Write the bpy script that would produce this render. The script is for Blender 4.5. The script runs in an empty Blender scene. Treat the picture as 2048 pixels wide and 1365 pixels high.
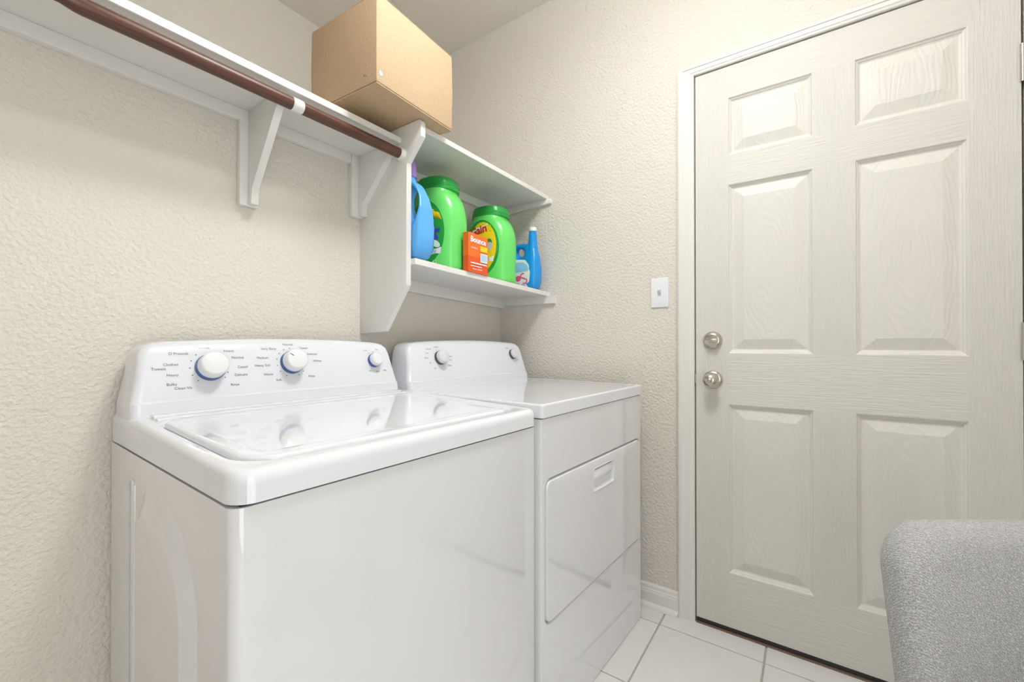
import bpy, bmesh, math, random
from mathutils import Vector, Matrix
from mathutils.bvhtree import BVHTree
random.seed(7)
scene = bpy.context.scene
col = scene.collection
PI = math.pi

# ------------------------------------------------------------------ camera, world, exposure
cam_d = bpy.data.cameras.new('camera'); cam = bpy.data.objects.new('camera', cam_d); col.objects.link(cam)
cam_d.sensor_width = 36.0; cam_d.lens = 36.0 * 850.62 / 2048.0
cam_d.shift_y = 0.0009; cam_d.clip_start = 0.02
cam.location = (0, 0, 1.0383)
cam.rotation_euler = (PI / 2 + 0.0049, 0.0004, 0.6122 - PI / 2)
scene.camera = cam
world = bpy.data.worlds.new('world'); scene.world = world; world.use_nodes = True
world.node_tree.nodes['Background'].inputs[0].default_value = (0.02, 0.02, 0.022, 1)
world.node_tree.nodes['Background'].inputs[1].default_value = 1.0
vs = scene.view_settings
vs.view_transform = 'Standard'; vs.look = 'None'; vs.gamma = 1.0; vs.use_curve_mapping = False
vs.exposure = 0.40
LAMP = 40.0          # emission of the ceiling lamp's glass
FILL = 14.0          # added soft fill light behind the camera, out of view (watts)

# ------------------------------------------------------------------ measures (metres)
XW, YW, YU, H = 1.706, 1.266, 2.013, 2.629      # right wall, back wall, recessed upper wall, ceiling
LEDGE = 1.70
XL, YF = -1.35, -1.05                            # left wall, wall behind the camera

# ------------------------------------------------------------------ materials
def mat(name, colr, rough=0.5, metal=0.0, coat=0.0, emit=None, spec=0.5):
    m = bpy.data.materials.new(name); m.use_nodes = True
    b = m.node_tree.nodes['Principled BSDF']
    b.inputs['Base Color'].default_value = (*colr, 1); b.inputs['Roughness'].default_value = rough
    b.inputs['Metallic'].default_value = metal; b.inputs['Coat Weight'].default_value = coat
    b.inputs['Coat Roughness'].default_value = 0.06
    b.inputs['Specular IOR Level'].default_value = spec
    if emit: b.inputs['Emission Color'].default_value = (*emit[0], 1); b.inputs['Emission Strength'].default_value = emit[1]
    return m
def nd(m, t, **kw):
    n = m.node_tree.nodes.new(t)
    for k, v in kw.items():
        if k in n.inputs: n.inputs[k].default_value = v
        else: setattr(n, k, v)
    return n
def lk(m, a, b): m.node_tree.links.new(a, b)
def coords(m, scale=(1, 1, 1)):
    tc = nd(m, 'ShaderNodeTexCoord'); mp = nd(m, 'ShaderNodeMapping'); mp.inputs['Scale'].default_value = scale
    lk(m, tc.outputs['Object'], mp.inputs['Vector']); return mp.outputs['Vector']
def bump(m, height, strength, dist):
    b = nd(m, 'ShaderNodeBump'); b.inputs['Strength'].default_value = strength; b.inputs['Distance'].default_value = dist
    lk(m, height, b.inputs['Height']); lk(m, b.outputs['Normal'], m.node_tree.nodes['Principled BSDF'].inputs['Normal'])
def noise(m, vec, scale, detail=3, rough=0.55):
    n = nd(m, 'ShaderNodeTexNoise'); n.inputs['Scale'].default_value = scale; n.inputs['Detail'].default_value = detail
    n.inputs['Roughness'].default_value = rough; lk(m, vec, n.inputs['Vector']); return n.outputs['Fac']
def ramp_col(m, fac, stops):
    r = nd(m, 'ShaderNodeValToRGB'); e = r.color_ramp.elements
    e[0].position = stops[0][0]; e[0].color = (*stops[0][1], 1); e[1].position = stops[1][0]; e[1].color = (*stops[1][1], 1)
    for p, c in stops[2:]: x = e.new(p); x.color = (*c, 1)
    lk(m, fac, r.inputs['Fac']); lk(m, r.outputs['Color'], m.node_tree.nodes['Principled BSDF'].inputs['Base Color'])

def orange_peel(name, c, strength=1.0):
    m = mat(name, c, 0.62, spec=0.3); v = coords(m)
    n = noise(m, v, 105, 2, 0.5)
    bump(m, n, strength, 0.0045); return m
M = {}
M['wall'] = orange_peel('wall_paint', (0.725, 0.687, 0.618))
M['ceil'] = orange_peel('ceiling_paint', (0.81, 0.775, 0.71), 0.8)
M['trim'] = mat('white_trim_paint', (0.77, 0.765, 0.725), 0.38)
M['shelf'] = mat('shelf_paint', (0.775, 0.77, 0.735), 0.36)
def wood_paint(name, sc):
    m = mat(name, (0.715, 0.703, 0.655), 0.50); v = coords(m, sc)
    n = noise(m, v, 9, 5, 0.65); bump(m, n, 0.9, 0.0034); return m
M['door_v'] = wood_paint('door_paint_upright_grain', (22, 22, 1.1))
M['door_h'] = wood_paint('door_paint_level_grain', (22, 1.1, 22))
def cathedral(name):
    m = mat(name, (0.715, 0.703, 0.655), 0.50); v = coords(m, (1, 1, 0.32))
    w = nd(m, 'ShaderNodeTexWave'); w.wave_type = 'RINGS'; w.rings_direction = 'SPHERICAL'
    w.inputs['Scale'].default_value = 26; w.inputs['Distortion'].default_value = 7; w.inputs['Detail'].default_value = 2; w.inputs['Detail Scale'].default_value = 1.4
    lk(m, v, w.inputs['Vector']); bump(m, w.outputs['Fac'], 0.34, 0.0016); return m
M['door_p'] = cathedral('door_paint_arched_grain')
M['enamel'] = mat('white_enamel', (0.76, 0.765, 0.775), 0.06, coat=0.7)
M['enamel_top'] = mat('white_gloss_top', (0.785, 0.80, 0.84), 0.035, coat=0.4)
M['console'] = mat('white_plastic_console', (0.77, 0.785, 0.83), 0.16, coat=0.2)
M['knob'] = mat('white_knob_plastic', (0.80, 0.805, 0.82), 0.22)
M['knobgrey'] = mat('grey_knob_plastic', (0.70, 0.715, 0.75), 0.28)
M['blue_ring'] = mat('blue_knob_skirt', (0.07, 0.15, 0.36), 0.2, metal=0.4)
M['dark_ring'] = mat('dark_knob_skirt', (0.10, 0.11, 0.13), 0.25, metal=0.4)
M['print'] = mat('grey_print', (0.13, 0.14, 0.17), 0.5)
M['seam'] = mat('dark_gap', (0.05, 0.05, 0.05), 0.7)
M['grip'] = mat('pale_grip_plate', (0.86, 0.86, 0.89), 0.2)
M['nickel'] = mat('brushed_nickel', (0.60, 0.57, 0.52), 0.26, metal=1.0)
M['plate'] = mat('white_switch_plate', (0.82, 0.83, 0.87), 0.3)
M['sweep'] = mat('black_rubber', (0.025, 0.023, 0.022), 0.6)
M['bronze'] = mat('brown_threshold', (0.16, 0.10, 0.065), 0.45)
M['grout'] = mat('grey_grout', (0.44, 0.41, 0.35), 0.9)
def tile_mat():
    m = mat('white_floor_tile', (0.74, 0.725, 0.70), 0.24); v = coords(m)
    n = noise(m, v, 5, 4, 0.6); ramp_col(m, n, [(0.3, (0.72, 0.705, 0.685)), (0.7, (0.765, 0.755, 0.735))])
    bump(m, noise(m, v, 60, 2), 0.1, 0.001); return m
M['tile'] = tile_mat()
def rod_mat():
    m = mat('walnut_stain', (0.12, 0.045, 0.03), 0.38); v = coords(m, (2.2, 60, 60))
    n = noise(m, v, 3.2, 4, 0.6); ramp_col(m, n, [(0.3, (0.06, 0.023, 0.015)), (0.72, (0.155, 0.06, 0.04))]); return m
M['rod'] = rod_mat()
def card(name, a, b):
    m = mat(name, a, 0.72, spec=0.25); v = coords(m)
    n = noise(m, v, 160, 3, 0.6); ramp_col(m, n, [(0.3, a), (0.7, b)]); bump(m, noise(m, v, 38, 3), 0.12, 0.002); return m
M['card'] = card('brown_cardboard', (0.53, 0.375, 0.23), (0.60, 0.445, 0.29))
M['card_edge'] = mat('cardboard_cut_edge', (0.33, 0.20, 0.09), 0.8)
def boucle():
    m = mat('grey_woven_fabric', (0.36, 0.36, 0.36), 0.95, spec=0.1); v = coords(m)
    w = nd(m, 'ShaderNodeTexWave'); w.inputs['Scale'].default_value = 120; w.inputs['Distortion'].default_value = 9
    w.inputs['Detail'].default_value = 2; w.inputs['Detail Scale'].default_value = 2.2; w.bands_direction = 'DIAGONAL'; lk(m, v, w.inputs['Vector'])
    n = noise(m, v, 620, 2, 0.6)
    mx = nd(m, 'ShaderNodeMath', operation='MULTIPLY_ADD'); lk(m, w.outputs['Fac'], mx.inputs[0]); mx.inputs[1].default_value = 0.45
    sc = nd(m, 'ShaderNodeMath', operation='MULTIPLY'); lk(m, n, sc.inputs[0]); sc.inputs[1].default_value = 0.75
    lk(m, sc.outputs[0], mx.inputs[2])
    ramp_col(m, mx.outputs[0], [(0.32, (0.40, 0.40, 0.405)), (0.85, (0.78, 0.78, 0.77))])
    bump(m, mx.outputs[0], 0.9, 0.003); return m
M['fabric'] = boucle()
M['black_metal'] = mat('black_metal', (0.03, 0.03, 0.032), 0.4, metal=0.6)
for k, c, r in [('tub_green', (0.15, 0.72, 0.15), 0.26), ('lid_green', (0.02, 0.36, 0.06), 0.32), ('label_green', (0.015, 0.33, 0.04), 0.4),
                ('blue_a', (0.11, 0.42, 0.86), 0.28), ('blue_b', (0.01, 0.30, 0.78), 0.25), ('purple', (0.33, 0.20, 0.52), 0.35),
                ('yellow', (0.86, 0.62, 0.01), 0.4), ('white_print', (0.85, 0.85, 0.86), 0.4), ('red_print', (0.62, 0.03, 0.02), 0.4),
                ('indigo', (0.06, 0.05, 0.42), 0.4), ('lilac', (0.55, 0.42, 0.75), 0.4), ('orange', (0.87, 0.17, 0.015), 0.45),
                ('orange_red', (0.80, 0.10, 0.012), 0.45), ('pink', (0.78, 0.12, 0.30), 0.4), ('cap_white', (0.86, 0.86, 0.87), 0.35),
                ('sky', (0.30, 0.60, 0.90), 0.4), ('leaf', (0.02, 0.22, 0.03), 0.4), ('pale_yellow', (0.9, 0.75, 0.25), 0.4), ('grey_print2', (0.5, 0.52, 0.56), 0.4)]:
    M[k] = mat(k, c, r)
M['glass_lamp'] = mat('lamp_glass', (0.9, 0.9, 0.9), 0.4, emit=((0.97, 0.985, 1.0), LAMP))

# ------------------------------------------------------------------ mesh helpers
def finish(bm, thr=32):
    bmesh.ops.recalc_face_normals(bm, faces=bm.faces)
    for f in bm.faces: f.smooth = True
    for e in bm.edges:
        if len(e.link_faces) == 2: e.smooth = e.calc_face_angle(0) < math.radians(thr)
def obj(name, bm, m, parent=None, thr=32, loc=None, keep_normals=False):
    if not keep_normals: finish(bm, thr)
    me = bpy.data.meshes.new(name); bm.to_mesh(me); bm.free()
    me.materials.append(M[m] if isinstance(m, str) else m)
    o = bpy.data.objects.new(name, me); col.objects.link(o)
    if parent: o.parent = parent
    if loc: o.location = loc
    if thr == 50:
        w = o.modifiers.new('weighted', 'WEIGHTED_NORMAL'); w.keep_sharp = True; w.weight = 100
    return o
def tag(o, label, cat, group=None):
    o['label'] = label; o['category'] = cat
    if group: o['group'] = group
    return o
def thing(name, label, cat, loc=(0, 0, 0), rz=0):
    o = bpy.data.objects.new(name, None); col.objects.link(o); o.location = loc; o.rotation_euler = (0, 0, rz)
    o.empty_display_size = 0.05
    return tag(o, label, cat)
def struct(name, bm, m, label=None, thr=32):
    o = obj(name, bm, m, thr=thr); o['kind'] = 'structure'
    if label: o['label'] = label
    return o
def add_box(bm, x0, x1, y0, y1, z0, z1, bev=0, seg=2):
    r = bmesh.ops.create_cube(bm, size=1)
    bmesh.ops.transform(bm, verts=r['verts'], matrix=Matrix.Translation(((x0+x1)/2, (y0+y1)/2, (z0+z1)/2)) @ Matrix.Diagonal((x1-x0, y1-y0, z1-z0, 1)))
    if bev:
        es = list({e for v in r['verts'] for e in v.link_edges})
        bmesh.ops.bevel(bm, geom=es, offset=bev, segments=seg, profile=0.5, affect='EDGES')
def box(x0, x1, y0, y1, z0, z1, bev=0, seg=2):
    bm = bmesh.new(); add_box(bm, x0, x1, y0, y1, z0, z1, bev, seg); return bm
def prism(pts, axis, a0, a1, bev=0, bm=None):
    """pts: 2-D outline; axis 'x': pts are (y,z); 'y': (x,z); 'z': (x,y)"""
    own = bm is None
    if own: bm = bmesh.new()
    def P(p, a): return {'x': (a, p[0], p[1]), 'y': (p[0], a, p[1]), 'z': (p[0], p[1], a)}[axis]
    A = [bm.verts.new(P(p, a0)) for p in pts]; B = [bm.verts.new(P(p, a1)) for p in pts]
    n = len(pts); fs = [bm.faces.new(A), bm.faces.new(B[::-1])]
    for i in range(n): fs.append(bm.faces.new((A[i], B[i], B[(i+1) % n], A[(i+1) % n])))
    if bev:
        es = list({e for f in fs for e in f.edges})
        bmesh.ops.bevel(bm, geom=es, offset=bev, segments=2, profile=0.5, affect='EDGES')
    return bm
def loft(rings, cap0=True, cap1=True, bm=None, closed=False):
    if bm is None: bm = bmesh.new()
    V = [[bm.verts.new(p) for p in r] for r in rings]; n = len(V[0])
    pairs = list(zip(V, V[1:])) + ([(V[-1], V[0])] if closed else [])
    for a, b in pairs:
        for i in range(n): bm.faces.new((a[i], a[(i+1) % n], b[(i+1) % n], b[i]))
    if cap0 and not closed: bm.faces.new(V[0])
    if cap1 and not closed: bm.faces.new(V[-1])
    return bm
def lathe(profile, axis='z', seg=40, bm=None, c=(0, 0, 0)):
    """profile: (radius, height) pairs"""
    rings = []
    for r, h in profile:
        ring = []
        for i in range(seg):
            t = 2*PI*i/seg; a, b = max(r, 1e-5)*math.cos(t), max(r, 1e-5)*math.sin(t)
            p = {'z': (a, b, h), 'x': (h, a, b), 'y': (a, h, b)}[axis]
            ring.append((p[0]+c[0], p[1]+c[1], p[2]+c[2]))
        rings.append(ring)
    return loft(rings, bm=bm)
def tube(path, r, seg=12, bm=None):
    rings = []; path = [Vector(p) for p in path]; up = Vector((0, 0, 1))
    for i, p in enumerate(path):
        d = (path[min(i+1, len(path)-1)] - path[max(i-1, 0)]).normalized()
        s = d.cross(up); s = s.normalized() if s.length > 1e-3 else Vector((1, 0, 0)); u = s.cross(d)
        rr = r[i] if isinstance(r, (list, tuple)) else r
        rings.append([tuple(p + s*math.cos(2*PI*k/seg)*rr + u*math.sin(2*PI*k/seg)*rr) for k in range(seg)])
    return loft(rings, bm=bm)
def rrect(x0, x1, y0, y1, r, seg=6):
    rs = r if isinstance(r, (tuple, list)) else (r,)*4     # corner order: x0y0, x1y0, x1y1, x0y1
    cs = [(x0+rs[0], y0+rs[0], PI), (x1-rs[1], y0+rs[1], 1.5*PI), (x1-rs[2], y1-rs[2], 0), (x0+rs[3], y1-rs[3], PI/2)]
    out = []
    for (cx, cy, a0), rr in zip(cs, rs):
        if rr < 1e-6: out.append((cx, cy)); continue
        for k in range(seg+1):
            a = a0 + PI/2*k/seg; out.append((cx+rr*math.cos(a), cy+rr*math.sin(a)))
    return out
def ray_ring(poly, c, angs):
    out = []; n = len(poly)
    for a in angs:
        dx, dy = math.cos(a), math.sin(a); best = None
        for i in range(n):
            (x1, y1), (x2, y2) = poly[i], poly[(i+1) % n]
            ex, ey = x2-x1, y2-y1; den = dx*ey - dy*ex
            if abs(den) < 1e-12: continue
            t = ((x1-c[0])*ey - (y1-c[1])*ex)/den; s = ((x1-c[0])*dy - (y1-c[1])*dx)/den
            if t > 0 and -1e-6 <= s <= 1+1e-6 and (best is None or t > best): best = t
        out.append((c[0]+dx*best, c[1]+dy*best))
    return out
def matched(polys, c):
    angs = sorted({round(math.atan2(y-c[1], x-c[0]), 4) for p in polys for x, y in p})
    return [ray_ring(p, c, angs) for p in polys]
def text_geo(s, size, bold=0):
    cu = bpy.data.curves.new('t', 'FONT'); cu.body = s; cu.size = size; cu.align_x = 'CENTER'; cu.align_y = 'CENTER'; cu.resolution_u = 2; cu.offset = bold
    o = bpy.data.objects.new('t', cu); col.objects.link(o)
    dg = bpy.context.evaluated_depsgraph_get(); me = o.evaluated_get(dg).to_mesh()
    vs_ = [(v.co.x, v.co.y) for v in me.vertices]; fs = [tuple(p.vertices) for p in me.polygons]
    o.evaluated_get(dg).to_mesh_clear(); bpy.data.objects.remove(o); bpy.data.curves.remove(cu)
    return vs_, fs
def fill_geo(pts, rings=7):
    cx = sum(p[0] for p in pts)/len(pts); cy = sum(p[1] for p in pts)/len(pts); n = len(pts)
    vs_ = [(cx, cy)]; fs = []
    for k in range(1, rings+1):
        s = k/rings; vs_ += [(cx+(x-cx)*s, cy+(y-cy)*s) for x, y in pts]
    for i in range(n): fs.append((0, 1+i, 1+(i+1) % n))
    for k in range(1, rings):
        a, b = 1+(k-1)*n, 1+k*n
        for i in range(n): fs.append((a+i, b+i, b+(i+1) % n, a+(i+1) % n))
    return vs_, fs
def ellipse(cx, cy, rx, ry, n=28, rot=0):
    return [(cx+rx*math.cos(t)*math.cos(rot)-ry*math.sin(t)*math.sin(rot), cy+rx*math.cos(t)*math.sin(rot)+ry*math.sin(t)*math.cos(rot)) for t in [2*PI*i/n for i in range(n)]]
def decal(geos, bvh, eps, bm=None, rot=0):
    """lay flat print on the -y side of a surface; geos: list of ((verts2d, faces), cx, cz, rot)"""
    if bm is None: bm = bmesh.new()
    for (vs_, fs), cx, cz, rt in geos:
        c, s = math.cos(rt), math.sin(rt); V = []
        for x, z in vs_:
            X, Z = cx+x*c-z*s, cz+x*s+z*c
            h = bvh.ray_cast(Vector((X, -1, Z)), Vector((0, 1, 0)))
            V.append((X, h[0].y-eps if h[0] is not None else None, Z))
        for f in fs:
            if any(V[i][1] is None for i in f): continue
            bm.faces.new([bm.verts.new(V[i]) for i in f])
    bmesh.ops.remove_doubles(bm, verts=bm.verts, dist=1e-6)
    return bm
def decal_obj(name, geos, bvh, eps, m, parent):
    bm = decal(geos, bvh, eps)
    for f in bm.faces:
        f.normal_update()
        if f.normal.y > 0: f.normal_flip()
        f.smooth = True
    return obj(name, bm, m, parent, keep_normals=True)

# ------------------------------------------------------------------ the setting
fl = struct('floor', box(XL-.1, XW+.12, YF-.1, YU+.1, -0.12, -0.003), 'grout', 'white ceramic tile floor with grey grout')
TP, GR = 0.335, 0.0055
tile_bm = box(GR/2, TP-GR/2, GR/2, TP-GR/2, -0.006, 0.0, 0.0015, 1); finish(tile_bm)
tile_me = bpy.data.meshes.new('tile'); tile_bm.to_mesh(tile_me); tile_bm.free(); tile_me.materials.append(M['tile'])
for i in range(-9, 1):
    for j in range(-5, 3):
        x, y = 1.6078 + i*TP, 0.1272 + j*TP
        if x < XL-.3 or y < YF-.35: continue
        full = x+TP <= XW and y+TP <= YW and x >= XL and y >= YF
        if full:
            t = bpy.data.objects.new('tile', tile_me); t.location = (x, y, 0)
        else:
            x0, x1 = max(x+GR/2, XL), min(x+TP-GR/2, XW); y0, y1 = max(y+GR/2, YF), min(y+TP-GR/2, YW)
            if x1-x0 < .004 or y1-y0 < .004: continue
            b = box(x0-x, x1-x, y0-y, y1-y, -0.006, 0.0, 0.0015, 1); finish(b)
            me = bpy.data.meshes.new('tile'); b.to_mesh(me); b.free(); me.materials.append(M['tile'])
            t = bpy.data.objects.new('tile', me); t.location = (x, y, 0)
        col.objects.link(t); t.parent = fl

struct('wall_back', box(XL-.1, XW, YW, YU, -0.05, LEDGE), 'wall', 'cream textured wall behind the laundry machines')
struct('wall_back_upper', box(XL-.1, XW, YU, YU+.1, LEDGE-.1, H), 'wall', 'cream textured wall above the shelf, set back')
struct('ceiling', box(XL-.1, XW+.12, YF-.1, YU+.1, H, H+.1), 'ceil', 'cream textured ceiling')
DL, DR, DT, DB = 0.353, -0.462, 2.044, 0.018
bm = bmesh.new()                                               # right wall with the doorway cut out
add_box(bm, XW, XW+.12, DL+.004, YU, -.05, H); add_box(bm, XW, XW+.12, YF-.1, DR-.006, -.05, H); add_box(bm, XW, XW+.12, DR-.006, DL+.004, DT+.004, H)
struct('wall_right', bm, 'wall', 'cream textured wall with the panelled door')
struct('wall_left', box(XL-.1, XL, YF-.1, YU, -.05, H), 'wall', 'cream textured wall to the left')
bm = bmesh.new()                                               # wall behind the camera, opening added to admit the fill light
add_box(bm, XL, -.75, YF-.1, YF, -.05, H); add_box(bm, .15, XW, YF-.1, YF, -.05, H); add_box(bm, -.75, .15, YF-.1, YF, 2.06, H)
struct('wall_front', bm, 'wall', 'cream textured wall with an added opening for the fill light')
# unseen area light added in that opening to soften and brighten the room
la = bpy.data.lights.new('fill_light', 'AREA'); la.shape = 'RECTANGLE'; la.size = 0.86; la.size_y = 2.0; la.energy = FILL; la.color = (0.97, 0.985, 1.0)
lo = bpy.data.objects.new('fill_light', la); col.objects.link(lo); lo.location = (-.3, YF-.09, 1.03); lo.rotation_euler = (PI/2, 0, 0)

# door: stiles, rails, mullions and raised panels
door = bpy.data.objects.new('door_1', None); col.objects.link(door); door.location = (XW, DL, 0)
door['kind'] = 'structure'; door['label'] = 'off-white six-panel door with nickel knob and deadbolt'
A = [0.2441, -0.0079, -0.1146, -0.3625]; Z = [1.9309, 1.7208, 1.6148, 1.0036, 0.8216, 0.212]
def dpart(name, y0, y1, z0, z1, m):
    return obj(name, box(0, .04, min(y0, y1)-DL, max(y0, y1)-DL, z0, z1), m, door)
dpart('stile', DL, A[0], DB, DT, 'door_v'); dpart('stile', A[3], DR, DB, DT, 'door_v')
for z0, z1 in ((Z[0], DT), (Z[2], Z[1]), (Z[4], Z[3]), (DB, Z[5])): dpart('rail', A[0], A[3], z0, z1, 'door_h')
for z0, z1 in ((Z[1], Z[0]), (Z[3], Z[2]), (Z[5], Z[4])): dpart('mullion', A[1], A[2], z0, z1, 'door_v')
prof = [(0, 0), (.002, .0005), (.005, .005), (.009, .0075), (.011, .0105), (.015, .0125), (.017, .0125), (.049, .0025), (.051, .002)]
for (ya, yb) in ((A[0], A[1]), (A[2], A[3])):
    for zt, zb in ((Z[0], Z[1]), (Z[2], Z[3]), (Z[4], Z[5])):
        yc, zc = (ya+yb)/2, (zt+zb)/2; hw, hh = (ya-yb)/2, (zt-zb)/2
        rings = [[(d, s*(hw-i), t*(hh-i)) for s, t in ((-1, -1), (1, -1), (1, 1), (-1, 1))] for i, d in prof]
        rings.insert(0, [(.04, s*hw, t*hh) for s, t in ((-1, -1), (1, -1), (1, 1), (-1, 1))])
        obj('panel', loft(rings), 'door_p', door, thr=7, loc=(0, yc-DL, zc))
obj('door_sweep', box(-.0006, .036, DR-DL+.004, -.002, .0045, DB+.0005), 'sweep', door)
for zc in (1.786, 1.045, .26):
    h = obj('hinge', lathe([(.0, -.05), (.006, -.05), (.006, -.018), (.0055, -.018), (.0055, -.016), (.006, -.016), (.006, .016), (.0055, .016), (.0055, .018), (.006, .018), (.006, .05), (0, .052)], seg=14), 'nickel', door, loc=(-.005, DR-DL-.002, zc))
# door knob and deadbolt
k = obj('door_knob', lathe([(0, -.066), (.006, -.0665), (.012, -.065), (.020, -.060), (.0255, -.052), (.027, -.045), (.025, -.037), (.018, -.030), (.012, -.025), (.0105, -.016), (.012, -.012), (.024, -.0105), (.031, -.007), (.0335, -.003), (.0335, .002), (0, .002)], axis='x', seg=40), 'nickel', door, loc=(0, .295-DL, .907))
obj('turn_button', lathe([(0, -.073), (.005, -.073), (.0075, -.071), (.0085, -.066), (.0085, -.060), (0, -.060)], axis='x', seg=24), 'nickel', k)
obj('catch', box(-.0525, -.048, -.022, -.017, -.002, .004), 'sweep', k)
d = obj('deadbolt', lathe([(0, -.018), (.020, -.0175), (.026, -.015), (.030, -.010), (.033, -.004), (.0335, .002), (0, .002)], axis='x', seg=40), 'nickel', door, loc=(0, .295-DL, 1.051))
obj('thumb_turn', box(-.034, -.012, -.021, .021, -.005, .005, .0035), 'nickel', d)
obj('latch_plate', box(-.003, .006, .0005, .0035, .892, .926, .001), 'nickel', door)

# casing round the door
cas = bpy.data.objects.new('trim_1', None); col.objects.link(cas); cas['kind'] = 'structure'; cas['label'] = 'white moulded casing round the door'
cp = [(0, 0), (0, .008), (.004, .010), (.012, .011), (.016, .0135), (.036, .0135), (.040, .017), (.052, .0175), (.0575, .015), (.0575, 0)]
HS = .036/.0575
def casing_side(sign, y0, name):
    r0 = [(XW-p, y0+sign*d_, 0.0) for d_, p in cp]; r1 = [(XW-p, y0+sign*d_, DT+.004+d_*HS) for d_, p in cp]
    obj(name, loft([r0, r1]), 'trim', cas, thr=15)
casing_side(1, DL+.0045, 'side_casing'); casing_side(-1, DR-.0075, 'side_casing')
r0 = [(XW-p, DL+.0045+d_, DT+.004+d_*HS) for d_, p in cp]; r1 = [(XW-p, DR-.0075-d_, DT+.004+d_*HS) for d_, p in cp]
obj('head_casing', loft([r0, r1]), 'trim', cas, thr=15)
# threshold below the door
th = struct('trim_2', prism([(XW-.009, -.003), (XW-.009, .0015), (XW-.006, .003), (XW, .004), (XW+.10, .004), (XW+.10, -.003)], 'y', DR, DL), 'bronze', 'dark brown threshold under the door')
# baseboards
def baseboard(name, y0, y1, xf, sgn):
    pr = [(0, 0), (.0135, 0), (.0135, .055), (.0115, .062), (.0115, .066), (.009, .070), (.008, .080), (.004, .087), (0, .087)]
    b = struct(name, prism([(xf+sgn*a, z) for a, z in pr], 'y', y0, y1), 'trim', 'white moulded baseboard beside the door', thr=15)
    sh = [(.0135, 0), (.029, 0), (.0285, .006), (.025, .013), (.019, .017), (.0135, .018)]
    obj('shoe_moulding', prism([(xf+sgn*a, z) for a, z in sh], 'y', y0, y1), 'trim', b)
baseboard('baseboard_right', DL+.062, YW, XW, -1)
baseboard('baseboard_left', YF, YW, XL, 1)

# light switch
sw = thing('light_switch', 'white toggle light switch plate on the wall beside the door', 'light switch', (XW, .4855, 1.24))
obj('cover_plate', prism(rrect(-.034, .034, -.058, .058, .003, 3), 'x', -.0058, 0, .002), 'plate', sw)
obj('toggle', prism([(-.004, -.006), (-.018, .008), (-.0185, .014), (-.014, .015), (-.004, .007)], 'y', -.0045, .0045, .001), 'plate', sw)
obj('toggle_slot', box(-.0064, -.005, -.0062, .0062, -.0125, .0125), 'grey_print2', sw)
for z in (.030, -.030): obj('screw', lathe([(0, -.0072), (.0028, -.0068), (.0032, -.0056), (0, -.0056)], axis='x', seg=14, c=(0, 0, z)), 'plate', sw)

# ceiling lamp (above the frame)
lamp = thing('ceiling_light', 'round flush ceiling lamp with glowing white glass', 'ceiling light', (.72, .22, H))
obj('lamp_base', lathe([(0, 0), (.175, 0), (.178, -.006), (.10, -.012), (.03, -.016), (.03, -.135), (0, -.135)], seg=48), 'nickel', lamp)
obj('lamp_glass', lathe([(.03, -.130), (.09, -.131), (.140, -.138), (.166, -.152), (.172, -.170), (.160, -.194), (.12, -.214), (.06, -.225), (0, -.227)], seg=48), 'glass_lamp', lamp, thr=60)

# ------------------------------------------------------------------ washer
WA = (0.2375, 0.5971, 0); WR = -0.0317; WW, WD = 0.6925, 0.648
wa = thing('washing_machine', 'white top-loading washing machine with two big dials, nearest on the left', 'washing machine', WA, WR)
ZS = 0.8307
plan = [(.0175-.0185*math.cos(PI/2*k/8), .018-.016*math.sin(PI/2*k/8)) for k in range(9)] + [(WW-.012, .002), (WW-.005, .005), (WW-.002, .012), (WW-.002, WD), (.0165, WD), (.0165, .0185)]
bm = prism(plan, 'z', 0.0, ZS-.004)
obj('cabinet', bm, 'enamel', wa)
# embossed left side panel (outline in depth, height)
outer = [(.0187, 0.0), (WD-.002, 0.0), (WD-.002, ZS-.004), (.0187, ZS-.004)]
arch_o = rrect(.120, .415, .06, .775, (.05, .05, .05, .16), 10)
arch_i = rrect(.165, .400, .10, .735, (.04, .04, .04, .13), 10)
C0 = (.28, .40); R0, R1, R2 = matched([outer, arch_o, arch_i], C0)
rings = [[(.017, b, z) for b, z in R0], [(-.001, b, z) for b, z in R0], [(-.001, b, z) for b, z in R1], [(-.011, b, z) for b, z in R2]]
obj('side_panel', loft(rings), 'enamel', wa, thr=8)
obj('side_rib', prism(rrect(.452, .486, .02, .78, .012, 4), 'x', -.0035, .006, .003), 'enamel', wa)
obj('seam', box(.012, WW-.006, .008, WD-.006, ZS-.006, ZS+.002), 'seam', wa)
def zt(b): return 0.8735 + 0.016*min(max(b, 0), .52)/.52
deck_o = rrect(-.001, WW, -.003, WD, (.032, .024, .012, .012), 10)
lid_o = rrect(.030, .625, .032, .430, (.055, .035, .03, .03), 8)
def inset(poly, c, d):
    out = []
    n = len(poly)
    for i, (x, y) in enumerate(poly):
        (xa, ya), (xb, yb) = poly[i-1], poly[(i+1) % n]
        tx, ty = xb-xa, yb-ya; L = math.hypot(tx, ty) or 1
        out.append((x - ty/L*d, y + tx/L*d))
    return out
Cd = (.33, .23)
DO = [deck_o, inset(deck_o, Cd, .0008), inset(deck_o, Cd, .003), inset(deck_o, Cd, .0075), inset(deck_o, Cd, .014), inset(deck_o, Cd, .017), inset(lid_o, Cd, -.0105), inset(lid_o, Cd, -.009), inset(lid_o, Cd, -.005), inset(lid_o, Cd, -.002)]
rg = matched(DO, Cd)
dz = [None, -.011, -.005, -.0015, 0, 0, 0, 0, -.003, -.007]
rings = [[(x, y, ZS) for x, y in rg[0]], [(x, y, zt(y)-.020) for x, y in rg[0]], [(x, y, zt(y)-.017) for x, y in rg[0]]] + [[(x, y, zt(y)+d_) for x, y in r] for r, d_ in zip(rg[1:], dz[1:])]
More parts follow.
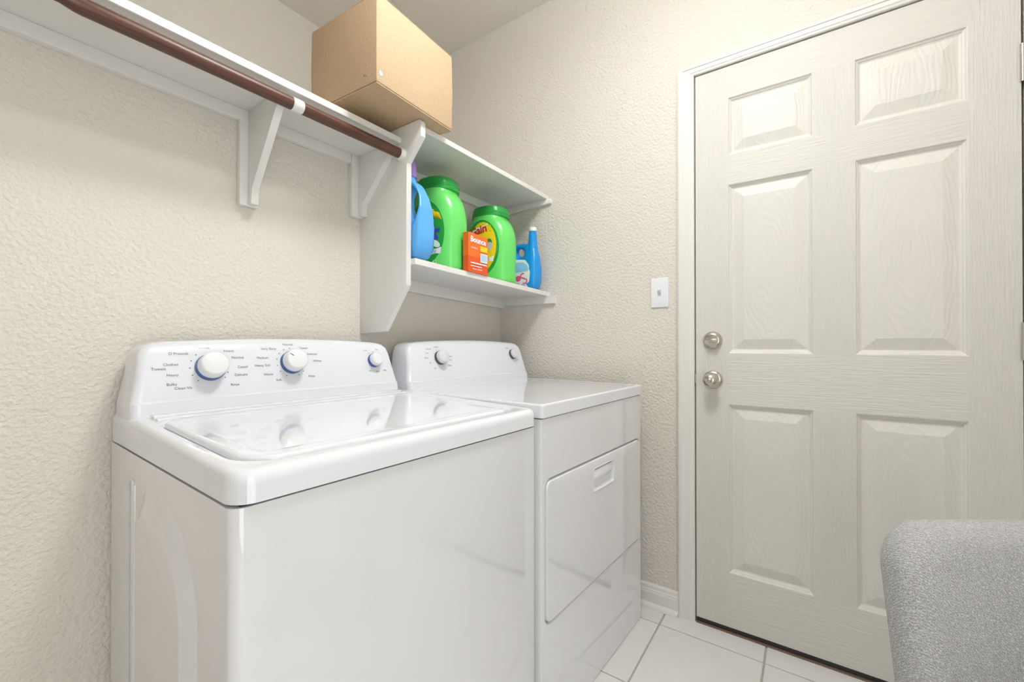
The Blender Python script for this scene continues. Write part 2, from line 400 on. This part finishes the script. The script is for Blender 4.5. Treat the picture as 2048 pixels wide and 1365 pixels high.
obj('top_deck', loft(rings), 'enamel_top', wa, thr=49)
LO = [inset(lid_o, Cd, .001), inset(lid_o, Cd, .001), inset(lid_o, Cd, .003), inset(lid_o, Cd, .008), inset(lid_o, Cd, .010), inset(lid_o, Cd, .024), inset(lid_o, Cd, .026), inset(lid_o, Cd, .034), inset(lid_o, Cd, .036)]
rg = matched(LO, Cd); dz = [-.0065, -.001, .0025, .0045, .0045, .0045, .0045, .0035, .0035]
obj('lid', loft([[(x, y, zt(y)+d_) for x, y in r] for r, d_ in zip(rg, dz)]), 'enamel_top', wa, thr=49)
for b0, b1, hgt in ((.447, .466, .004), (.472, .500, .006)):
    bm = bmesh.new(); add_box(bm, .03, .64, b0, b1, zt(b0)-.003, zt(b1)+hgt, .003); obj('hinge_strip', bm, 'enamel_top', wa)

def console(parent, a0, a1, bf, bb, z0, ztop):
    """lofted control console, tapered ends, bowed top; returns (object, bvh)"""
    lev = [(0, 0, 0.0), (.0, .002, .02), (.001, .005, .19), (.0015, .010, .21), (.012, .022, .55), (.017, .034, .80), (.022, .040, .90), (.032, .047, .96), (.048, .056, .99), (.066, .066, 1.0)]
    rings = []; c, hw = (a0+a1)/2, (a1-a0)/2
    for ins, back, zf in lev:
        r = []
        for x, y in rrect(a0+ins, a1-ins, bf+back, bb, (.016, .016, .006, .006), 6):
            s = (x-c)/hw; r.append((x, y, z0+(ztop-z0)*zf*(1-.075*s*s)))
        # extra columns along the front so that the bowed top is smooth
        rings.append(r)
    full = []
    for r in rings:
        out = []
        n = len(r)
        for i in range(n):
            p, q = Vector(r[i]), Vector(r[(i+1) % n]); out.append(tuple(p))
            if (q-p).length > .2:
                lev_i = len(full)
                for kx in range(1, 16):
                    w = p.lerp(q, kx/16); s = (w.x-c)/hw; zf = lev[lev_i][2]
                    out.append((w.x, w.y, z0+(ztop-z0)*zf*(1-.075*s*s)))
        full.append(out)
    bm = loft(full); bmesh.ops.recalc_face_normals(bm, faces=bm.faces)
    bmesh.ops.triangulate(bm, faces=[f for f in bm.faces if len(f.verts) > 4])
    bvh = BVHTree.FromBMesh(bm)
    return obj('console', bm, 'console', parent, thr=40), bvh
wc, wbvh = console(wa, .004, .668, .512, .640, zt(.51)-.004, 1.052)
TILT = .33
def knob(parent, bvh, a, z, r, depth, body, ring, name='control_knob', mark=True):
    h = bvh.ray_cast(Vector((a, -1, z)), Vector((0, 1, 0)))[0]
    o = obj(name, lathe([(0, -depth), (r*.80, -depth), (r*.90, -depth+.0015), (r*.96, -depth+.004), (r, -.010), (r, -.0085), (0, -.0085)], axis='y', seg=44), body, parent, loc=(a, h.y, z))
    o.rotation_euler = (-TILT, 0, 0)
    obj('knob_skirt', lathe([(0, -.010), (r*1.02, -.010), (r*1.06, -.006), (r*1.08, .006), (0, .006)], axis='y', seg=44), ring, o)
    if mark: obj('pointer', box(-.001, .001, -depth-.0006, -depth+.0006, r*.45, r*.82), 'print', o).rotation_euler = (0, -.9, 0)
    return o
def dial_print(parent, bvh, a, z, r, words, ts, name='dial_markings', dots=None):
    geos = []
    for deg, rad, word in words:
        t = math.radians(deg); geos.append((text_geo(word, ts), a+rad*1.45*math.cos(t), z+rad*math.sin(t), 0))
    for deg in dots or []:
        t = math.radians(deg); geos.append((fill_geo(ellipse(0, 0, .0014, .0014, 8), 1), a+r*1.28*math.cos(t), z+r*1.28*math.sin(t), 0))
    o = decal_obj(name, geos, bvh, .0006, 'print', parent); o['kind'] = 'stuff'; return o
knob(wa, wbvh, .148, .985, .0290, .035, 'knob', 'blue_ring', mark=False)
knob(wa, wbvh, .333, .990, .0285, .035, 'knob', 'blue_ring')
knob(wa, wbvh, .585, .987, .0205, .024, 'knob', 'blue_ring', mark=False)
dial_print(wc, wbvh, .146, .985, .0295, [(98, .046, 'Normal'), (140, .050, 'D Presoak'), (170, .050, 'Clothes'), (180, .064, 'Towels'), (196, .050, 'Heavy'), (214, .060, 'Bulky'), (230, .056, 'Clean Vit'), (52, .047, 'Heavy'), (27, .046, 'Normal'), (-2, .047, 'Casual'), (-25, .048, 'Delicate'), (-52, .054, 'Rinse')], .0085, dots=[130, 155, 180, 205, 230, 50, 10, -20, -40])
dial_print(wc, wbvh, .331, .990, .0290, [(92, .047, 'Normal'), (135, .051, 'Very Dirty'), (164, .050, 'Medium'), (186, .050, 'Heavy Soil'), (214, .050, 'Warm'), (240, .050, 'Soft'), (55, .046, 'Casual'), (27, .046, 'Delicate'), (2, .049, 'Whites'), (-48, .052, 'Rinse')], .0085, dots=[90, 115, 140, 165, 190, 215, 245, 10, -15, -40, -65])
dial_print(wc, wbvh, .584, .987, .0205, [(118, .036, 'Low'), (70, .036, 'Mid'), (-112, .034, 'Off'), (-80, .034, 'Auto'), (-52, .040, 'High')], .0065, dots=[120, 85, 60])

# ------------------------------------------------------------------ dryer
DA = (0.9315, 0.5634, 0); DRT = -0.0492; DW, DD = 0.6765, 0.655
dr = thing('clothes_dryer', 'white front-loading clothes dryer between the washing machine and the door wall', 'dryer', DA, DRT)
DZS, DZT = 0.8476, 0.8835
obj('cabinet', loft([[(x, y, z) for x, y in rrect(.001, DW-.001, .013, DD, (.004, .004, .003, .003), 4)] for z in (0.0, DZS-.003)]), 'enamel', dr)
fo = [(.001, .001), (DW-.001, .001), (DW-.001, DZS-.003), (.001, DZS-.003)]
do = rrect(.0205, .662, .308, .682, .024, 8)
Cf = (.36, .50)
q = matched([fo, inset(fo, Cf, .004) if False else [(.004, .003), (DW-.004, .003), (DW-.004, DZS-.005), (.004, DZS-.005)], inset(do, Cf, -.0045), inset(do, Cf, -.0020), do], Cf)
obj('front_panel', loft([[(x, .014, z) for x, z in q[0]], [(x, .003, z) for x, z in q[0]], [(x, 0, z) for x, z in q[1]], [(x, 0, z) for x, z in q[2]], [(x, .003, z) for x, z in q[3]], [(x, .012, z) for x, z in q[4]]]), 'enamel', dr, thr=50)
# door plate with a recess for the grip
ho = rrect(.281, .423, .585, .653, .007, 4)
Ch = (.352, .619)
q = matched([inset(do, Cf, .0015), inset(do, Cf, .0025), inset(do, Cf, .006), inset(ho, Ch, -.005), inset(ho, Ch, -.001), ho, inset(ho, Ch, .004)], Ch)
obj('dryer_door', loft([[(x, y, z) for x, z in r] for r, y in zip(q, (.012, .0, -.0035, -.0035, -.006, -.005, .006))]), 'enamel', dr, thr=50)
obj('grip_plate', prism([(-.0035, .648), (-.0040, .625), (.003, .612), (.0065, .612), (.0065, .648)], 'x', .288, .416, .001), 'grip', dr)
obj('seam', box(.006, DW-.006, .006, DD-.006, DZS-.005, DZS+.002), 'seam', dr)
to = rrect(-.001, DW+.001, -.004, DD, (.008, .008, .006, .006), 4)
ct_ = (.34, .3)
q = matched([to, inset(to, ct_, .001), inset(to, ct_, .004), inset(to, ct_, .010), inset(to, ct_, .014), inset(to, ct_, .02)], ct_)
obj('top_panel', loft([[(x, y, DZS) for x, y in q[0]]] + [[(x, y, DZT+d_) for x, y in r] for r, d_ in zip(q, (-.006, -.002, 0, 0, -.0015, -.002))]), 'enamel_top', dr, thr=50)
dc, dbvh = console(dr, .000, .6765, .520, .640, DZT-.004, 1.053)
knob(dr, dbvh, .156, .988, .0245, .026, 'knobgrey', 'dark_ring', mark=False)
knob(dr, dbvh, .585, .993, .0205, .021, 'knobgrey', 'dark_ring', mark=False)
dial_print(dc, dbvh, .156, .988, .0245, [(100, .040, 'Timed'), (135, .046, 'Normal'), (155, .044, 'Less'), (178, .044, 'More'), (205, .038, 'Air'), (238, .043, 'Off'), (8, .036, 'Heavy'), (-15, .036, 'Dry'), (-45, .040, 'Damp')], .0075, dots=[60, 30, -70, 115, 150, 190])
dial_print(dc, dbvh, .585, .993, .0205, [(125, .034, 'Signal'), (0, .032, 'On'), (-50, .034, 'Off')], .007, dots=[20, -25, 90])

# ------------------------------------------------------------------ closet shelf with brackets, rod
cs = thing('closet_shelf', 'long white painted shelf on triangular brackets along the wall', 'shelf', (XL, YW, 1.64))
def wp(name, bm, m, parent, thr=32):          # part given in world coordinates
    o = obj(name, bm, m, parent, thr=thr)
    p = parent
    mw = Matrix.Identity(4)
    while p is not None:
        mw = (Matrix.Translation(p.location) @ p.rotation_euler.to_matrix().to_4x4()) @ mw; p = p.parent
    o.data.transform(mw.inverted()); return o
XU0, XU1 = .895, .914
wp('shelf_board', box(XL, XU0, 1.055, YW, 1.671, 1.690, .0012, 1), 'shelf', cs)
wp('cleat', box(XL, XU0-.047, YW-.019, YW, 1.640, 1.671, .001, 1), 'shelf', cs)
def bracket(x0, x1, gx0, gx1, zb):
    b = wp('bracket', box(x0, x1, YW-.021, YW, zb, 1.671, .002), 'shelf', cs)
    g = prism([(YW-.021, zb+.003), (YW-.040, zb+.003), (YW-.042, zb+.045), (1.092, 1.640), (1.074, 1.656), (1.074, 1.671), (YW-.021, 1.671)], 'x', gx0, gx1, .0015)
    wp('gusset', g, 'shelf', b)
bracket(.510, .556, .530, .549, 1.413)
bracket(XU0-.046, XU0, XU0-.022, XU0-.0005, 1.465)
bracket(-.46, -.414, -.44, -.421, 1.413)
rodt = thing('hanging_rod', 'dark walnut clothes rod under the front of the long white shelf', 'clothes rod', (XL, 1.052, 1.636))
RY, RZ = 1.052, 1.636
wp('rod', tube([(x, RY, RZ) for x in (.572, .7, .893)], .0155, 24), 'rod', rodt)
wp('rod', tube([(.150, RY, RZ+.002), (.166, RY, RZ), (.175, RY, RZ), (.35, RY, RZ), (.548, RY, RZ)], [.0125, .0145, .0155, .0155, .0155], 24), 'rod', rodt)
wp('rod', tube([(XL+.01, RY, RZ+.002), (-.4, RY, RZ+.002), (.150, RY, RZ+.002)], .0125, 24), 'rod', rodt)
wp('rod_collar', lathe([(0, .546), (.0152, .546), (.0165, .548), (.0165, .572), (.0152, .574), (0, .574)], axis='x', seg=28, c=(0, RY, RZ)), 'trim', rodt)
wp('rod_socket', lathe([(.0158, .880), (.0185, .880), (.020, .888), (.021, .8948), (0, .8948)], axis='x', seg=28, c=(0, RY, RZ)), 'trim', rodt)

# ------------------------------------------------------------------ wall shelf unit
su = thing('shelf_unit', 'white two-shelf wall unit with a shaped side panel above the dryer', 'shelf unit', (XU0, YW, 1.075))
up = [(YW, 1.073), (1.137, 1.080), (1.031, 1.222), (1.031, 1.606), (.966, 1.672), (.966, 1.716), (.972, 1.7245), (YW, 1.7245)]
wp('side_panel', prism(up, 'x', XU0, XU1, .0015), 'shelf', su)
wp('shelf_board', box(XU1, XW, .992, YW, 1.706, 1.7245, .0012, 1), 'shelf', su)
def lz(x, y): return 1.308 - (x-XU1)*.040                # slightly sloping lower shelf, top surface
bm = loft([[(x, y, lz(x, y)-d_) for x, y in ((XU1, 1.012), (XW, .986), (XW, YW), (XU1, YW))] for d_ in (.0185, 0)])
wp('shelf_board', bm, 'shelf', su)
wp('cleat', box(XU1, XW, YW-.018, YW, 1.670, 1.706, .001, 1), 'shelf', su)
wp('cleat', prism([(YW-.018, 1.670), (.972, 1.684), (.972, 1.706), (YW-.018, 1.706)], 'x', XW-.016, XW, .001), 'shelf', su)
bm = loft([[(x, y, lz(x, y)-.0185-d_) for x, y in ((XU1, YW-.018), (XW, YW-.018), (XW, YW), (XU1, YW))] for d_ in (.044, .0)])
wp('cleat', bm, 'shelf', su)
bm = loft([[(x, y, lz(x, y)-.0185-d_) for x, y in ((XW-.016, .952), (XW, .952), (XW, YW-.018), (XW-.016, YW-.018))] for d_ in (.034, .0)])
wp('cleat', bm, 'shelf', su)

# ------------------------------------------------------------------ cardboard box
BZ = 1.7255
bx = thing('cardboard_box', 'brown cardboard box overhanging the top of the white shelves', 'box', (.7057, .929, BZ), .055)
BWd, BDp, BH = .305, .285, .238
bm = loft([[(x, y, z) for x, y in rrect(0+i, BWd-i, 0+i, BDp-i, .003, 2)] for z, i in ((.006, .0015), (.012, 0), (BH*.5, -.0015), (BH-.004, 0), (BH, .001))], cap1=False)
bmesh.ops.contextual_create(bm, geom=[e for e in bm.edges if e.is_boundary])
obj('carton', bm, 'card', bx)
for y0, y1 in ((.001, BDp/2-.001), (BDp/2+.001, BDp-.001)):
    obj('bottom_flap', box(.001, BWd-.001, y0, y1, 0, .0035, .0008, 1), 'card', bx); 
    obj('top_flap', box(.001, BWd-.001, y0, y1, BH, BH+.004, .001, 1), 'card', bx)
obj('inner_flap', box(.003, BWd-.003, .004, BDp-.004, .0035, .0062), 'card_edge', bx)
obj('sticker', lathe([(0, -.0012), (.007, -.0012), (.0072, -.0002), (0, -.0002)], axis='y', seg=24, c=(.014, 0, .030)), 'grey_print2', bx)
for i in range(2):
    s_ = obj('scuff', box(-.0012, -.0004, .038+i*.008, .040+i*.008+.004, .028+i*.004, .030+i*.005), 'card_edge', bx)

# ------------------------------------------------------------------ things on the lower shelf (label side = local -y, turned to face -X)
def superell(a, b, n, seg=48):
    out = []
    for i in range(seg):
        t = 2*PI*i/seg; c, s = math.cos(t), math.sin(t)
        out.append((a*math.copysign(abs(c)**(2/n), c), b*math.copysign(abs(s)**(2/n), s)))
    return out
def tub(label, x, y, rz, hgt=.338, a=.115, b=.074):
    o = thing('detergent_tub', label, 'detergent tub', (x, y, lz(x-b, 0)+.001), rz)
    P = [(0, .90), (.012, .955), (.05, .985), (.12, .985), (.20, .965), (.30, .995), (.45, 1.0), (.58, .985), (.66, .945), (.73, .875), (.79, .78), (.825, .69), (.84, .645), (.87, .64)]
    bm = loft([[(px*s, py*(s*.25+.75 if s < .9 else s), z*hgt) for px, py in superell(a, b, 2.55)] for z, s in P])
    bmesh.ops.recalc_face_normals(bm, faces=bm.faces); bvh = BVHTree.FromBMesh(bm)
    obj('tub_body', bm, 'tub_green', o, thr=60)
    L = [(.862, .66), (.868, .70), (.885, .71), (.89, .69), (.905, .69), (.91, .705), (.925, .705), (.93, .685), (.965, .665), (.985, .64), (.997, .58), (1.0, .5)]
    obj('tub_lid', loft([[(px*s, py*(s*.3+.66), z*hgt) for px, py in superell(a, b, 2.5)] for z, s in L]), 'lid_green', o, thr=25)
    return o, bvh, hgt
YB = -PI/2
t1, bv, h_ = tub('tall green plastic detergent tub with a purple flower label, beside the blue bottle', 1.150, 1.149, YB+.13, hgt=.346)
decal_obj('label_panel', [(fill_geo(ellipse(-.005, .138, .082, .118, 40)), 0, 0, 0)], bv, .0007, 'label_green', t1)
decal_obj('yellow_band', [(fill_geo([(-.06, .215), (-.02, .222), (.03, .222), (.058, .205), (.068, .180), (.03, .192), (-.02, .192), (-.065, .18)]), 0, 0, 0)], bv, .0012, 'yellow', t1)
fl_ = [(fill_geo(ellipse(.03+.017*math.cos(t), .135+.019*math.sin(t), .017, .008, 14, t)), 0, 0, 0) for t in [i*PI/3+.3 for i in range(6)]]
decal_obj('flower_print', fl_, bv, .0014, 'indigo', t1)
decal_obj('leaf_print', [(fill_geo(ellipse(.02, .100, .034, .014, 18, .6)), 0, 0, 0), (fill_geo(ellipse(-.03, .11, .03, .016, 18, -.5)), 0, 0, 0)], bv, .0011, 'leaf', t1)
decal_obj('white_print', [(fill_geo(ellipse(.045, .095, .018, .011, 16, -.6)), 0, 0, 0), (fill_geo([(.015, .055), (.062, .060), (.066, .082), (.015, .078)]), 0, 0, 0), (text_geo('42', .022), .04, .028, 0)], bv, .0016, 'white_print', t1)
decal_obj('lilac_print', [(fill_geo([(.025, .060), (.045, .062), (.047, .074), (.025, .072)]), 0, 0, 0)], bv, .0021, 'lilac', t1)

t2, bv, h_ = tub('green plastic detergent tub with an oval yellow label and red lettering', 1.447, 1.128, YB+.04, hgt=.326)
decal_obj('label_rim', [(fill_geo(ellipse(-.002, .146, .086, .120, 44)), 0, 0, 0)], bv, .0007, 'label_green', t2)
decal_obj('label_panel', [(fill_geo(ellipse(.006, .152, .068, .104, 40)), 0, 0, 0)], bv, .0012, 'yellow', t2)
decal_obj('lettering_back', [(fill_geo([(-.060, .196), (.03, .216), (.036, .248), (-.02, .236), (-.060, .226)]), 0, 0, 0)], bv, .0015, 'white_print', t2)
decal_obj('lettering', [(text_geo('Gain', .046, .0016), -.012, .222, .16)], bv, .0020, 'red_print', t2)
decal_obj('leaf_print', [(fill_geo(ellipse(.030, .150, .036, .022, 20, 1.0)), 0, 0, 0), (fill_geo(ellipse(-.005, .165, .028, .009, 20, .5)), 0, 0, 0)], bv, .0016, 'leaf', t2)
decal_obj('pod_print', [(fill_geo(ellipse(.040, .148, .022, .015, 20, .9)), 0, 0, 0)], bv, .0020, 'grey_print2', t2)
decal_obj('white_print', [(fill_geo([(.014, .083), (.062, .088), (.064, .110), (.014, .104)]), 0, 0, 0)], bv, .0017, 'white_print', t2)
decal_obj('small_lettering', [(text_geo('35', .018), .038, .096, .08)], bv, .0022, 'indigo', t2)

# orange carton of dryer sheets
ox, oy = 1.147, .996
ob = thing('dryer_sheet_box', 'small orange carton with white lettering standing in front of the green tubs', 'carton', (ox, oy, lz(ox, 0)+.0005), 0.0)
OW, OD, OH = .112, .024, .140
tl = -.040
bm = loft([[(0, 0, 0), (OW, 0, -OW*.04), (OW, OD, -OW*.04), (0, OD, 0)], [(0, 0, OH*.40), (OW, 0, OH*.40), (OW, OD, OH*.40), (0, OD, OH*.40)]])
obj('carton_base', bm, 'orange_red', ob)
bm = loft([[(0, 0, OH*.40), (OW, 0, OH*.40), (OW, OD, OH*.40), (0, OD, OH*.40)], [(-.001, -.001, OH), (OW-.001, -.001, OH-.004), (OW-.001, OD, OH-.004), (-.001, OD, OH)]])
bmesh.ops.recalc_face_normals(bm, faces=bm.faces)
obj('carton_top', bm, 'orange', ob)
tmp = box(-.001, OW, -.001, OD, -.01, OH); obv = BVHTree.FromBMesh(tmp); tmp.free()
def rect(x0, x1, z0, z1): return [(x0, z0), ((x0+x1)/2, z0), (x1, z0), (x1, z1), ((x0+x1)/2, z1), (x0, z1)]
decal_obj('lettering', [(text_geo('Bounce', .029, .0011), .055, OH*.83, -.02)], obv, .0008, 'white_print', ob)
decal_obj('yellow_patch', [(fill_geo(rect(.066, .108, .080, .100), 1), 0, 0, 0)], obv, .0008, 'yellow', ob)
decal_obj('white_patch', [(fill_geo(rect(.066, .108, .040, .073), 1), 0, 0, 0), (fill_geo(rect(.012, .106, .030, .035), 1), 0, 0, 0), (fill_geo(rect(.012, .075, .020, .023), 1), 0, 0, 0), (text_geo('dryer sheets', .011), .05, .012, 0), (text_geo('outdoor', .011), .033, .088, 0)], obv, .0008, 'white_print', ob)
decal_obj('barcode', [(fill_geo(rect(.070+i*.0045, .0725+i*.0045, .045, .070), 1), 0, 0, 0) for i in range(8)], obv, .0013, 'sky', ob)

# jug-shaped bottles: a ring of body round a handle hole
def jug(o, outline, hole, hc, T, m, thick):
    angs = [2*PI*i/56 for i in range(56)]
    A_, B_ = ray_ring(hole, hc, angs), ray_ring(outline, hc, angs)
    def th(z): return thick(z)
    prof_ = [(0, 0), (.03, .45), (.09, .75), (.2, .95), (.4, 1.0), (.65, 1.0), (.85, .95), (.94, .75), (.985, .45), (1, 0)]
    rings = []
    for s, k_ in prof_: rings.append([((a[0]*(1-s)+b[0]*s), -th(a[1]*(1-s)+b[1]*s)*k_, a[1]*(1-s)+b[1]*s) for a, b in zip(A_, B_)])
    for s, k_ in prof_[-2:0:-1]: rings.append([((a[0]*(1-s)+b[0]*s), th(a[1]*(1-s)+b[1]*s)*k_, a[1]*(1-s)+b[1]*s) for a, b in zip(A_, B_)])
    bm = loft(rings, closed=True); bmesh.ops.recalc_face_normals(bm, faces=bm.faces)
    bvh = BVHTree.FromBMesh(bm); obj('bottle_body', bm, m, o, thr=60); return bvh
# left bottle: handle towards the front (+x local), cap over the middle
bx_, by_ = .954, 1.098
b1 = thing('detergent_bottle', 'blue detergent bottle with a purple cap beside the white side panel', 'bottle', (bx_, by_, lz(bx_-.04, 0)+.001), YB)
outl = [(-.085, .004), (-.07, 0), (.075, 0), (.092, .006), (.096, .03), (.097, .10), (.096, .165), (.086, .205), (.062, .245), (.040, .262), (-.005, .272), (-.04, .268), (-.07, .235), (-.09, .18), (-.094, .10), (-.093, .03)]
bv = jug(b1, outl, ellipse(.056, .184, .026, .047, 24, .22), (.056, .184), .04, 'blue_a', lambda z: .037 if z < .11 else max(.019, .037-(z-.11)*.18))
obj('bottle_neck', lathe([(.026, .255), (.024, .268), (.022, .276), (.022, .284)], seg=28, c=(.012, 0, 0)), 'blue_a', b1)
obj('bottle_cap', lathe([(0, .278), (.025, .278), (.0255, .282), (.0245, .326), (.023, .330), (0, .3305)], seg=28, c=(.012, 0, 0)), 'purple', b1)
decal_obj('label_panel', [(fill_geo([(-.07, .03), (.0, .025), (.035, .04), (.050, .07), (.045, .10), (.02, .115), (-.07, .125)]), 0, 0, 0)], bv, .0008, 'white_print', b1)
decal_obj('lettering', [(text_geo('S', .055), .030, .072, .2), (text_geo('e', .05), -.005, .072, .2)], bv, .0014, 'red_print', b1)
# right bottle: spout towards the front, handle behind
rx_, ry_ = 1.628, 1.068
b2 = thing('detergent_bottle', 'bright blue detergent bottle with a pale cap by the right wall', 'bottle', (rx_, ry_, lz(rx_-.035, 0)+.001), YB)
outl = [(-.075, .004), (-.06, 0), (.055, 0), (.070, .005), (.074, .03), (.075, .09), (.070, .15), (.060, .19), (.048, .215), (.02, .212), (.0, .216), (-.035, .214), (-.062, .195), (-.076, .16), (-.080, .10), (-.079, .03)]
bv = jug(b2, outl, ellipse(-.022, .176, .024, .016, 24, -.5), (-.022, .176), .04, 'blue_b', lambda z: .036 if z < .10 else max(.018, .036-(z-.10)*.18))
obj('spout', lathe([(.024, .17), (.0215, .20), (.0185, .235), (.0165, .262), (.0165, .268)], seg=28, c=(.040, 0, 0)), 'blue_b', b2)
obj('bottle_cap', lathe([(0, .266), (.0175, .266), (.018, .269), (.0175, .281), (.016, .283), (0, .2835)], seg=28, c=(.040, 0, 0)), 'cap_white', b2)
decal_obj('label_panel', [(fill_geo([(-.074, .012), (.0, .006), (.030, .012), (.044, .04), (.048, .075), (.040, .11), (.018, .135), (-.03, .142), (-.072, .135)]), 0, 0, 0)], bv, .0008, 'white_print', b2)
decal_obj('blue_print', [(fill_geo([(-.06, .078), (.040, .082), (.034, .108), (.010, .124), (-.03, .128), (-.055, .112)]), 0, 0, 0)], bv, .0013, 'sky', b2)
decal_obj('swirl_print', [(text_geo('S', .075), .016, .048, .5), (fill_geo(ellipse(-.016, .052, .016, .013, 18)), 0, 0, 0)], bv, .0014, 'pink', b2)
decal_obj('purple_print', [(fill_geo(ellipse(-.035, .022, .026, .008, 16, .3)), 0, 0, 0), (fill_geo(ellipse(.010, .018, .012, .006, 16, -.4)), 0, 0, 0)], bv, .0016, 'lilac', b2)

# ------------------------------------------------------------------ upholstered chair in the near right corner (faces the camera)
th_ = 0.6122 - PI/2
CX, CY = .926+.268*.5747, -.098-.268*.818
ch = thing('upholstered_chair', 'grey woven-fabric chair with a rounded backrest in front of the door', 'chair', (CX, CY, 0), th_)
# local: x to the right, y away from the camera
rings = []
for yy, ins in ((-.004, .034), (.0, .020), (.007, .009), (.018, .002), (.030, 0), (.048, .0), (.060, .004), (.068, .012), (.072, .026)):
    r = []
    for x, z in rrect(-.236+ins, .236-ins, .385+ins, .726-ins, (.05, .05, .072, .072), 10):
        zz = (z-.385)/.341
        taper = 1 - .07*(1-zz)
        r.append((x*taper, yy - .03*(1-zz) + .030*(abs(x)/.236)**2*0, z + .004*(1-(x/.236)**2)))
    rings.append(r)
bm = loft(rings); obj('backrest', bm, 'fabric', ch, thr=60)
rings = []
for z, ins in ((.375, .02), (.385, .006), (.40, 0), (.425, 0), (.444, .006), (.455, .02), (.458, .05)):
    rings.append([(x, y, z) for x, y in rrect(-.225+ins, .225-ins, -.43+ins, .02-ins, .06, 8)])
obj('seat', loft(rings), 'fabric', ch, thr=60)
for sx in (-1, 1):
    obj('leg', tube([(sx*.19, -.38, .378), (sx*.205, -.40, .006)], [.013, .009], 14), 'black_metal', ch)
    obj('leg', tube([(sx*.19, -.02, .378), (sx*.205, .03, .006)], [.013, .009], 14), 'black_metal', ch)
